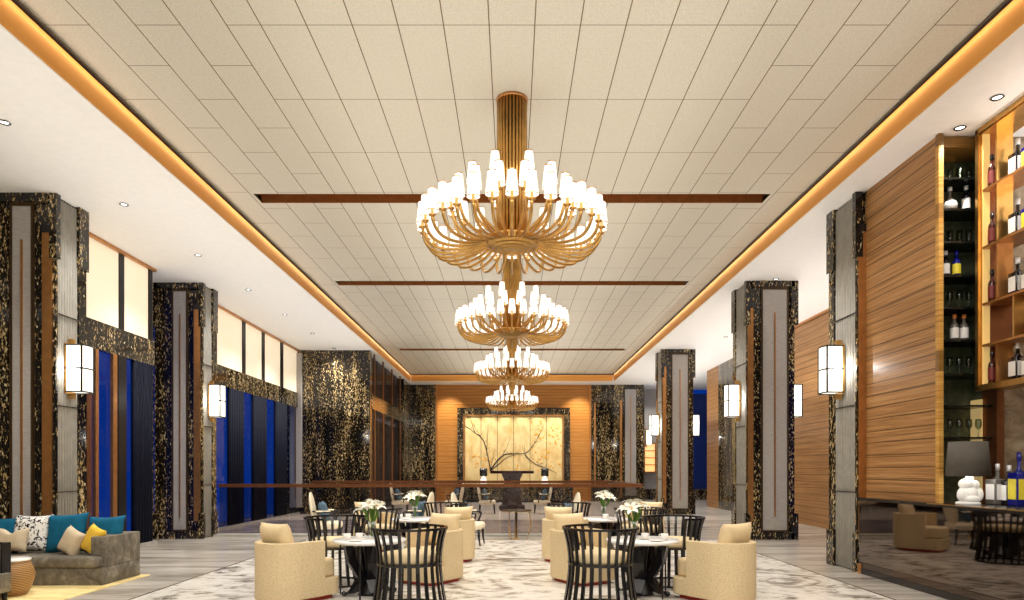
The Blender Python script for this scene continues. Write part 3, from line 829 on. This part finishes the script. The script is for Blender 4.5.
twig([(225, 420), (215, 360), (200, 290), (185, 235), (160, 198), (125, 175), (95, 150), (60, 130)], .045, .012)
twig([(125, 175), (108, 120), (95, 62)], .022, .01); twig([(200, 290), (205, 200), (212, 110)], .02, .006)
twig([(160, 198), (120, 130), (70, 66)], .014, .006)
twig([(225, 410), (265, 355), (310, 315), (370, 308), (440, 305), (480, 270), (520, 210), (560, 130)], .05, .01)
twig([(230, 412), (280, 370), (330, 330), (380, 315)], .035, .012)
twig([(440, 310), (470, 345), (520, 380), (580, 400), (640, 430)], .035, .008)
twig([(300, 320), (330, 260), (350, 200)], .014, .005); twig([(225, 400), (240, 330), (250, 280)], .016, .005)
rt = random.Random(9)
for (u_, v_) in [(185, 235), (200, 280), (160, 198), (125, 175), (205, 320), (265, 355), (310, 315), (340, 308), (400, 308), (440, 305), (480, 270), (500, 240), (520, 210), (470, 345), (520, 380), (560, 396), (95, 150), (215, 360)]:
    for k in range(2):
        a = rt.uniform(-2.9, -.3); L_ = rt.uniform(25, 60)
        twig([(u_, v_), (u_+L_*.5*math.cos(a)+rt.uniform(-6, 6), v_+L_*.5*math.sin(a)), (u_+L_*math.cos(a), v_+L_*math.sin(a))], .012, .004)
br.build('branch', 'branch', c)
bl = MB(); rnd = random.Random(3)
for i in range(85):
    if i < 60: u_ = 480+rnd.random()*190; v_ = 90+rnd.random()*330
    else: u_ = 70+rnd.random()*360; v_ = 320+rnd.random()*90
    p = P(u_, v_); r = .03+.03*rnd.random()
    bl.ell(p[0], -.004, p[2], r, .006, r, 0, 6, 4)
bl.build('blossoms', 'blossom', c)
c = empty('sideboard', 'long black marble sideboard under the painted panels', 'sideboard', (0.1, 34.75, 0))
MB().box(-3.0, 3.0, 0, .55, .1, .85).build('body', 'marble', c)
MB().box(-3.05, 3.05, -.04, .58, .85, .92).build('top', 'black_lacquer', c)
MB().box(-2.9, 2.9, .06, .5, 0, .1).build('plinth', 'dark_metal', c)
def table_lamp(x_, label, first=[None]):
    if first[0] is None:
        c = empty('table_lamp', label, 'lamp', (0, 0, 0), 0, 'black-shaded lamps on the sideboard')
        MB().lathe([(.19, .42), (.2, .42), (.2, .82), (.19, .82)], 20, 0, cap=False).build('lamp_shade', 'black_lacquer', c)
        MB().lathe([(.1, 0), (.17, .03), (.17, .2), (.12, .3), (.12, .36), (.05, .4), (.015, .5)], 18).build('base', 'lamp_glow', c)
        first[0] = c; o = c
    else: o = dup(first[0], (0, 0, 0))
    o.location = (x_, 35.0, .92); o['label'] = label
table_lamp(-1.46, 'black-shaded lamp with white base on the left of the sideboard')
table_lamp(1.68, 'black-shaded lamp with white base on the right of the sideboard')
# lit niche shelf in the corridor
c = empty('lit_wall_shelf', 'glowing orange wall shelf in the far right corridor', 'shelf', (7.35, 37.72, 1.55))
MB().box(-.05, .6, .0, .16, -.05, 0).box(-.05, .6, 0, .16, 1.55, 1.6).box(-.05, 0, 0, .16, 0, 1.55).box(.55, .6, 0, .16, 0, 1.55).build('frame', 'bronze', c)
for k in range(4):
    MB().box(0, .55, .12, .16, .02+k*.39, .36+k*.39).build('light_panel', 'led_orange', c)
    if k: MB().box(0, .55, .0, .16, k*.39-.02, k*.39+.02).build('shelf', 'bronze', c)

# ------------------------------------------------------------------ bar
c = empty('bar_counter', 'glossy black reflective bar counter at the right foreground', 'bar counter', (5.56, 0, 0))
MB().box(0, .06, -3.9, 10.94, .0, 1.17).build('front_panel', 'bar_gloss', c)
MB().box(-.03, .9, -3.9, 9.1, 1.17, 1.21).build('counter_top', 'black_lacquer', c)
MB().box(-.035, -.028, -3.9, 9.1, 1.2, 1.212).build('edge_trim', 'brass', c)
MB().box(-.03, .14, 9.1, 10.96, 1.17, 1.21).build('ledge', 'black_lacquer', c)
MB().box(-.012, 0, -3.9, 10.86, 0, .09).build('kick_strip', 'black_lacquer', c)
MB().box(-.015, .06, 10.86, 10.96, 0, .16).build('end_cap', 'bronze', c)
# niche cabinet facing the room
NX0, NX1, NY0, NY1 = 5.76, 6.46, 9.16, 9.6
c = empty('bottle_niche', 'dark lit shelving niche of bottles and glasses beside the wood wall', 'shelving', (0, 0, 0))
plain('stone_dark', S(84, 90, 66), .35, 0, .5, .35, 14)
MB().box(NX0, NX1, NY1, NY1+.02, 1.21, ZW).build('back_panel', 'stone_dark', c)
MB().box(NX0-.02, NX0, NY0, NY1, 1.21, ZW).box(NX1, NX1+.02, NY0+.25, NY1, 1.21, ZW).build('side_panel', 'stone_dark', c)
MB().box(NX0, NX1, NY0, NY1, ZW-.16, ZW-.02).build('head_panel', 'wood_trim', c)
NZ = [H+(470-p)*9.2/683 for p in (178, 209, 241.5, 275, 307.5, 340, 374, 405, 437, 471)]
for zz in NZ: MB().box(NX0, NX1, NY0+.02, NY1, zz-.025, zz).build('shelf', 'shelf_black', c)
MB().box(NX1-.03, NX1-.01, NY0+.2, NY1-.02, 1.3, 2.62).build('side_panel_glow', 'painted_gold_glow', c)  # no lamp: glow painted on the lower, gold-lit side panel
# bottles
def bottle(style, loc, label, group, sc_=1.0, cache={}):
    if style not in cache:
        bodym, capm, labm, r, h, shape = style
        c = empty('bottle', '', 'bottle')
        if shape == 'round': prof = [(.02, 0), (r*.8, .01), (r*1.15, h*.18), (r*1.15, h*.32), (r*.6, h*.5), (.018, h*.58), (.018, h*.86)]
        else: prof = [(.02, 0), (r, .005), (r, h*.58), (r*.85, h*.64), (.02, h*.7), (.018, h*.86)]
        if shape == 'square':
            m = MB().box(-r, r, -r, r, 0, h*.62, 0, .012); m.lathe([(r*.7, h*.61), (.022, h*.69), (.02, h*.86)], 12)
        else: m = MB().lathe(prof, 16)
        m.build('body', bodym, c)
        MB().lathe([(.021, h*.84), (.026, h*.85), (.026, h), (.005, h)], 12).build('cap', capm, c)
        if shape == 'square': MB().box(-r*.8, r*.8, -r-.003, -r+.004, h*.12, h*.5).box(-r-.003, -r+.004, -r*.8, r*.8, h*.12, h*.5).build('paper_label', labm, c)
        elif shape == 'round': MB().lathe([(r*.95, h*.1), (r*1.17, h*.18), (r*1.17, h*.32), (r*.9, h*.42)], 16, 0, cap=False, a0=PI, a1=2*PI).build('paper_label', labm, c)
        else: MB().lathe([(r+.002, h*.12), (r+.002, h*.5)], 16, 0, cap=False, a0=PI*.75, a1=PI*1.95).build('paper_label', labm, c)
        cache[style] = c; o = c
    else: o = dup(cache[style], (0, 0, 0))
    o.location = loc; o['label'] = label; o['group'] = group; o.scale = (sc_, sc_, sc_); return o
WH = ('bottle_dark', 'cap_silver', 'label_white', .05, .36, 'plain'); BLU = ('bottle_blue', 'bottle_blue', 'label_yellow', .05, .36, 'plain')
ORG = ('bottle_gray', 'cap_orange', 'label_white', .052, .37, 'plain'); DEC = ('bottle_gray', 'cap_silver', 'label_white', .075, .34, 'round')
RED = ('bottle_red', 'bottle_dark', 'label_red', .045, .42, 'plain'); SQ = ('bottle_dark', 'cap_silver', 'label_white', .075, .48, 'square')
SQB = ('bottle_blue', 'bottle_blue', 'label_yellow', .07, .5, 'square')
G1 = 'bottles in the dark niche'
def nx(px, Y=9.32): return (px-512)*Y/683
bottle(DEC, (nx(950), 9.32, NZ[1]), 'round-bellied decanter bottle in the niche, top bottle shelf', G1)
bottle(WH, (nx(966), 9.32, NZ[1]), 'white-labelled bottle in the niche, right of the round decanter', G1)
bottle(WH, (nx(945.5), 9.32, NZ[3]), 'white-capped dark bottle in the niche, left of the blue bottle', G1)
bottle(BLU, (nx(956.5), 9.32, NZ[3]), 'blue bottle with yellow label in the niche', G1)
bottle(ORG, (nx(954.5), 9.32, NZ[5]), 'orange-capped bottle in the niche, left one of the pair', G1)
bottle(ORG, (nx(964), 9.32, NZ[5]), 'orange-capped bottle in the niche, right one of the pair', G1)
def tumbler(loc, label, kind, cache={}):
    if kind not in cache:
        if kind == 'tumbler':
            o = MB().lathe([(.03, 0), (.036, .004), (.042, .2), (.039, .2), (.033, .012), (.004, .012)], 14, 0, cap=False).build('tumbler', 'tumbler_glass')
        else:
            o = MB().lathe([(.035, 0), (.035, .004), (.006, .012), (.006, .1), (.04, .15), (.042, .2), (.034, .25), (.032, .25), (.039, .2), (.036, .152), (.003, .11)], 14, 0, cap=False).build('wine_glass', 'tumbler_glass')
        tag(o, '', 'glass'); cache[kind] = o
    else:
        o = cache[kind].copy(); col.objects.link(o)
    o.location = loc; o['label'] = label
RN = {0: ('tumbler', 'top shelf'), 2: ('tumbler', 'third shelf'), 4: ('wine', 'fifth shelf'), 6: ('wine', 'seventh shelf'), 8: ('wine', 'ninth shelf')}
for r_, (kd, nm) in RN.items():
    for k in range(5):
        tumbler((NX0+.09+k*.13, 9.33, NZ[r_]), '%s on the %s of the dark niche, %s from its left end' % ('clear tumbler' if kd == 'tumbler' else 'stemmed wine glass', nm, ORD[k]), kd)
for o in bpy.data.objects:
    if o.get('category') == 'glass': o['group'] = 'glasses in the dark niche'
# brass hanging rack over the counter
RX0, RX1, RY1, RZ0 = 6.15, 6.55, 9.03, 2.7
c = empty('hanging_bottle_rack', 'brass-framed open bottle rack hanging over the bar', 'shelving', (0, 0, 0))
RYN = 3.0
m = MB().box(RX0, RX1, RYN, RY1, RZ0, RZ0+.07).box(RX0, RX1, RYN, RY1, ZW-.09, ZW-.01).box(RX0, RX1, RY1-.07, RY1, RZ0, ZW-.02)
m.build('outer_frame', 'brass', c)
MB().box(RX0-.02, RX0, RYN, RY1+.01, RZ0-.01, RZ0+.05).box(RX0-.02, RX0, RYN, RY1+.01, ZW-.07, ZW-.005).box(RX0-.02, RX0, RY1-.045, RY1+.01, RZ0, ZW-.02).build('face_trim', 'brass', c)
MB().box(RX0+.02, RX0+.11, RY1-.085, RY1-.07, RZ0+.07, ZW-.09).build('end_panel_glow', 'painted_gold_glow', c)  # no lamp: front of the end panel glows to look yellow-lit
MB().box(RX0+.11, RX1, RY1-.085, RY1-.07, RZ0+.07, ZW-.09).build('end_panel', 'bronze_dark', c)
RZ = [3.29, 3.83, 4.57, 5.32]
for zz in RZ: MB().box(RX0+.01, RX1-.01, RYN, RY1-.085, zz-.03, zz).build('shelf', 'bronze', c)
lev = [RZ0+.07]+RZ; tops = [q-.03 for q in RZ]+[ZW-.09]
for i, (a, b) in enumerate(zip(lev, tops)):
    for yy in ([8.72] if i != 1 else [8.42])+[7.6, 6.4, 5.2]: MB().box(RX0+.03, RX0+.24, yy-.012, yy+.012, a, b).build('divider', 'bronze' if i in (0, 2) else 'brass', c)  # brass on some dividers stands in for gold light falling on them
LV = ['bottom', 'fourth from the top', 'middle', 'second from the top', 'top']
G2 = 'bottles in the hanging rack'
for i, z_ in enumerate(lev):
    if i != 1:
        bottle(RED, (6.235, 8.87, z_), 'dark red bottle at the far end of the hanging rack, %s shelf' % LV[i], G2)
        bottle(SQ, (6.34, 8.56, z_), 'square white-labelled bottle in the hanging rack, %s shelf' % LV[i], G2)
        bottle(SQB if i > 2 else ('bottle_gray', 'cap_silver', 'label_white', .07, .46, 'square'), (6.34, 8.36, z_), '%s bottle beside the square one in the hanging rack, %s shelf' % ('blue' if i > 2 else 'grey', LV[i]), G2, .95)
    else:
        bottle(RED, (6.36, 8.36, z_), 'dark red bottle in the low compartment of the hanging rack, left one', G2, .85)
        bottle(RED, (6.36, 8.22, z_), 'dark red bottle in the low compartment of the hanging rack, right one', G2, .85)
# counter bottles and lamp
G3 = 'bottles on the bar counter'
def cy(px, Y, z=1.21): return ((px-512)*Y/683, Y, z)
bottle(('bottle_gray', 'cap_silver', 'label_white', .095, .52, 'square'), cy(997.5, 8.75), 'grey square bottle with silver cap on the counter beside the lamp', G3)
bottle(('bottle_dark', 'cap_silver', 'label_white', .075, .5, 'square'), cy(1009, 8.62), 'dark bottle with red and white label on the counter, second from the lamp', G3)
bottle(('bottle_blue', 'bottle_blue', 'label_yellow', .085, .66, 'square'), cy(1019, 8.4), 'tall blue bottle with yellow label on the counter at the photo edge', G3)
c = empty('counter_lamp', 'table lamp with grey drum shade and white sculpted base on the bar', 'lamp', (cy(968, 8.72)[0], 8.72, 1.21))
MB().lathe([(.245, .36), (.25, .36), (.215, .8), (.21, .8)], 30, 0, cap=False).lathe([(.212, .79), (.01, .79)], 30, 0, cap=False).build('lamp_shade', 'shade_gray', c)
MB().lathe([(.238, .363), (.206, .785)], 30, 0, cap=False).build('shade_lining', 'lamp_glow', c)
m = MB(); m.lathe([(.13, 0), (.14, .012), (.13, .03), (.1, .04)], 20)
m.ell(0, 0, .13, .125, .11, .12); m.ell(-.03, -.01, .26, .09, .085, .075); m.ell(.06, -.03, .25, .06, .06, .06)
m.ell(-.11, -.04, .12, .05, .055, .08); m.ell(.11, -.04, .13, .05, .055, .09); m.ell(0, -.09, .07, .09, .05, .05); m.ell(.02, 0, .33, .05, .05, .05)
m.lathe([(.014, .34), (.014, .5)], 8)
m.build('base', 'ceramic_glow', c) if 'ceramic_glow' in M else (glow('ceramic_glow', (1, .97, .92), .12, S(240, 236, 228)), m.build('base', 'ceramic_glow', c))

# ------------------------------------------------------------------ lounge corner at the left
struct('rug', MB().box(-8.55, -5.68, 5, 10.72, 0, .012), 'rug_weave')
bpy.data.objects['rug'].pop('kind', None); tag(bpy.data.objects['rug'], 'pale yellow rug under the grey sofa', 'rug')
c = empty('sofa', 'grey-brown velvet sofa with colourful cushions at the left', 'sofa', (-5.8, 9.66, .012))
MB().box(-2.6, -.002, .02, 1.0, 0, .25, 0, .015).build('base', 'sofa_velvet', c)
MB().box(-2.4, -.03, -.02, .74, .25, .41, 0, .045).build('seat_cushion', 'sofa_velvet', c)
MB().box(-.21, 0, .08, 1.0, .25, .685, 0, .014).build('arm', 'sofa_velvet', c)
MB().box(-2.6, -2.39, .08, 1.0, .25, .685, 0, .014).build('arm', 'sofa_velvet', c)
MB().box(-2.39, -.21, .78, 1.0, .25, .685, 0, .014).build('back', 'sofa_velvet', c)
def cushion(px, py, Y, w, h, th, mat_, label, rx=-14, ry=0, rz=0, dimple=0, tilt=0):
    o = MB().pillow(w, h, th, 14, 0, .1, None, dimple).build('cushion', mat_)
    o.location = ((px-512)*Y/683, Y, H-(py-470)*Y/683); o.rotation_euler = (ROT(rx), ROT(tilt), ROT(rz))
    return tag(o, label, 'cushion', 'cushions on the grey sofa')
cushion(1, 535, 10.24, .6, .54, .2, 'teal_fabric', 'teal cushion at the left frame edge, left of the floral one')
cushion(32, 533, 10.2, .56, .56, .2, 'floral_fabric', 'white cushion with black floral pattern on the sofa', rz=3)
cushion(67, 533, 10.2, .62, .6, .2, 'teal_fabric', 'large teal cushion right of the floral cushion', tilt=-4)
cushion(105.5, 534, 10.24, .56, .56, .2, 'teal_fabric', 'teal cushion in the corner against the sofa arm', tilt=-2)
cushion(12, 540, 9.98, .46, .36, .2, 'beige_fabric', 'beige dimpled cushion in front of the floral cushion', rz=4, dimple=.09)
cushion(72, 542, 9.95, .36, .4, .2, 'beige_fabric', 'beige cushion leaning beside the yellow cushion', rz=-20, tilt=22)
cushion(93.5, 540, 9.92, .32, .42, .16, 'yellow_fabric', 'yellow cushion leaning on the sofa arm', rz=-25, tilt=20)
c = empty('drum_side_table', 'woven rattan drum table with white marble top beside the sofa', 'side table', (-6.6, 8.95, .012))
MB().lathe([(.2, 0), (.25, .08), (.285, .2), (.3, .27), (.26, .38), (.235, .45)], 30).build('woven_body', 'rattan', c)
MB().lathe([(.2, .45), (.25, .45), (.25, .475), (.02, .478)], 30).build('table_top', 'white_top', c)
c = empty('potted_plant', 'small green plant on the rattan table, at the left frame edge', 'plant', (-6.68, 8.93, .49))
MB().lathe([(.03, 0), (.045, .01), (.05, .06), (.04, .06)], 14).build('pot', 'ceramic_white', c)
m = MB(); rnd = random.Random(2)
for i in range(26):
    a = rnd.random()*2*PI; e = rnd.random()*1.2; d = Vector((math.cos(a)*math.cos(e), math.sin(a)*math.cos(e), math.sin(e)))
    p = Vector((0, 0, .08))+d*.06; m.ell(p.x, p.y, p.z, .032, .032, .018, 0, 7, 5)
m.build('leaves', 'leaf_green', c)
c = empty('lounge_chair', 'grey armchair with dark metal frame cut by the left frame edge', 'armchair', (-6.28, 8.2, .012))
MB().box(-.8, .02, -.35, .35, .12, .36, 0, .02).build('seat', 'sofa_velvet', c)
MB().box(-.8, -.05, .26, .38, .36, .7, 0, .015).build('arm', 'sofa_velvet', c)
MB().box(-.8, -.05, -.38, -.26, .36, .7, 0, .015).build('arm', 'sofa_velvet', c)
MB().box(-.8, -.66, -.26, .26, .36, .85, 0, .02).build('back', 'sofa_velvet', c)
MB().box(-.05, -.03, .25, .4, .1, .73).box(-.82, -.03, .38, .4, .1, .13).box(-.82, -.03, .38, .4, .7, .73).build('frame', 'dark_metal', c)
MB().box(-.05, -.03, -.4, -.25, .1, .73).box(-.82, -.03, -.4, -.38, .1, .13).box(-.82, -.03, -.4, -.38, .7, .73).build('frame', 'dark_metal', c)
for x_, y_ in ((-.06, .33), (-.06, -.33), (-.74, .33), (-.74, -.33)): MB().lathe([(.03, 0), (.035, .12)], 10, 0, x_, y_).build('leg', 'dark_metal', c)

# ------------------------------------------------------------------ light
def lamp(typ, name, loc, energy, color=(1, .97, .93), rot=(0, 0, 0), **kw):
    d = bpy.data.lights.new(name, typ); d.energy = energy; d.color = color
    for k, v_ in kw.items(): setattr(d, k, v_)
    o = bpy.data.objects.new(name, d); col.objects.link(o); o.location = loc; o.rotation_euler = rot; return o
for i, yy in enumerate(LY): lamp('SPOT', 'downlight_beam', (-6.55, yy, ZW-.03), 90 if i in (1, 3) else 470, spot_size=ROT(120), spot_blend=.9, shadow_soft_size=.03)
for xx, yy in RY[:2]+RY[3:]+[(7.6, 14), (7.6, 27), (7.6, 36.5)]: lamp('SPOT', 'downlight_beam', (xx, yy, ZW-.03), 110 if yy < 9 else 320, spot_size=ROT(120), spot_blend=.9, shadow_soft_size=.03)
WW = (1, .985, .965)
for yy in (1, 4.6): lamp('AREA', 'front_fill', (0, yy, ZC-.03), 330, WW, shape='RECTANGLE', size=8, size_y=1.6)  # area lights added out of view to fill the foreground
for a, b in SL:
    for xx in (-3.6, -1.6, 1.6, 3.6): lamp('SPOT', 'slot_fill_spot', (xx, (a+b)/2, ZC-.01), 430, WW, spot_size=ROT(118), spot_blend=.9, shadow_soft_size=.03)  # fill spots added below the slots to brighten the floor
# unseen upward fill lights, added: side aisles, over the bar, above the chandelier rings
lamp('AREA', 'aisle_fill_up', (-5.85, 16, 3.7), 275, WW, (PI, 0, 0), shape='RECTANGLE', size=.8, size_y=34)
lamp('AREA', 'aisle_fill_up', (7.8, 24, 3.7), 300, WW, (PI, 0, 0), shape='RECTANGLE', size=.8, size_y=22)
lamp('AREA', 'bar_fill_up', (7.9, 4, 4.2), 330, WW, (PI, 0, 0), shape='RECTANGLE', size=1, size_y=9)
lamp('AREA', 'aisle_fill_up', (5.0, 16, 4.0), 90, WW, (PI, 0, 0), shape='RECTANGLE', size=.5, size_y=34)
lamp('AREA', 'coffer_fill_up', (0, 16.5, CZ+.82), 270, WW, (PI, 0, 0), shape='RECTANGLE', size=5.5, size_y=35)
for sx in (-1, 1):      # LED line hidden in the shadow gap above the cornice, washing the bronze
    lamp('AREA', 'cornice_led', (sx*5.04, 15.3, ZC-.05), 34, (1, .84, .6), (0, -sx*ROT(50), 0), shape='RECTANGLE', size=.04, size_y=38.4)
lamp('AREA', 'cornice_led', (0, 34.36, ZC-.05), 3, (1, .84, .6), (ROT(50), 0, 0), shape='RECTANGLE', size=10, size_y=.04)
for o in [q for q in bpy.data.objects if q.get('category') == 'wall lamp']:
    sg = 1 if abs(o.rotation_euler.z) < .1 else -1
    for dy in (-.25, .25): lamp('POINT', 'sconce_spill', (o.location.x-sg*.12, o.location.y+dy, o.location.z), 9, WW, shadow_soft_size=0)  # unseen point lights added beside each lantern for glow on the flutes
# wall washers on the painted panels
for i in range(6):
    xx = PXL+.06+(i+.5)*pw
    lamp('SPOT', 'picture_light', (xx, 35.35, PZ+.5), 95, (1, .93, .8), (ROT(16), 0, 0), spot_size=ROT(70), spot_blend=.8, shadow_soft_size=.02)
for xx in (-3.3, 3.5): lamp('SPOT', 'wall_washer', (xx, 34.9, ZW-.03), 450, (1, .88, .66), (ROT(18), 0, 0), spot_size=ROT(90), spot_blend=.9, shadow_soft_size=.03)
lamp('SPOT', 'niche_light', (6.1, 9.4, ZW-.2), 1.5, spot_size=ROT(120), spot_blend=.6, shadow_soft_size=.02)
lamp('POINT', 'lamp_bulb', (cy(968, 8.72)[0], 8.72, 1.66), 4, shadow_soft_size=.03)
for xx, yy in ((-4, 33.4), (-1.4, 33.4), (1.4, 33.4), (4, 33.4), (-3, 24.5), (0, 25.5), (3, 24.5)): lamp('SPOT', 'far_fill_spot', (xx, yy, ZC-.02), 520, WW, spot_size=ROT(115), spot_blend=.9, shadow_soft_size=.03)  # unseen spots added to brighten the far end of the hall
w = bpy.data.worlds.new('dusk'); sc.world = w; w.use_nodes = True
bg = w.node_tree.nodes['Background']; bg.inputs[0].default_value = (*S(8, 56, 150), 1); bg.inputs[1].default_value = .7

cam = bpy.data.cameras.new('camera'); co = bpy.data.objects.new('camera', cam); col.objects.link(co)
co.location = (0, 0, H); co.rotation_euler = (PI/2, 0, 0)
cam.sensor_width = 36; cam.lens = 683/1024*36; cam.shift_y = 170/1024; cam.clip_end = 200
sc.camera = co
sc.view_settings.view_transform = 'Standard'; sc.view_settings.exposure = 0
try:
    sc.cycles.use_denoising = True; sc.cycles.max_bounces = 8; sc.cycles.diffuse_bounces = 4; sc.cycles.glossy_bounces = 4
    sc.cycles.transparent_max_bounces = 16; sc.cycles.sample_clamp_indirect = 8
except Exception: pass
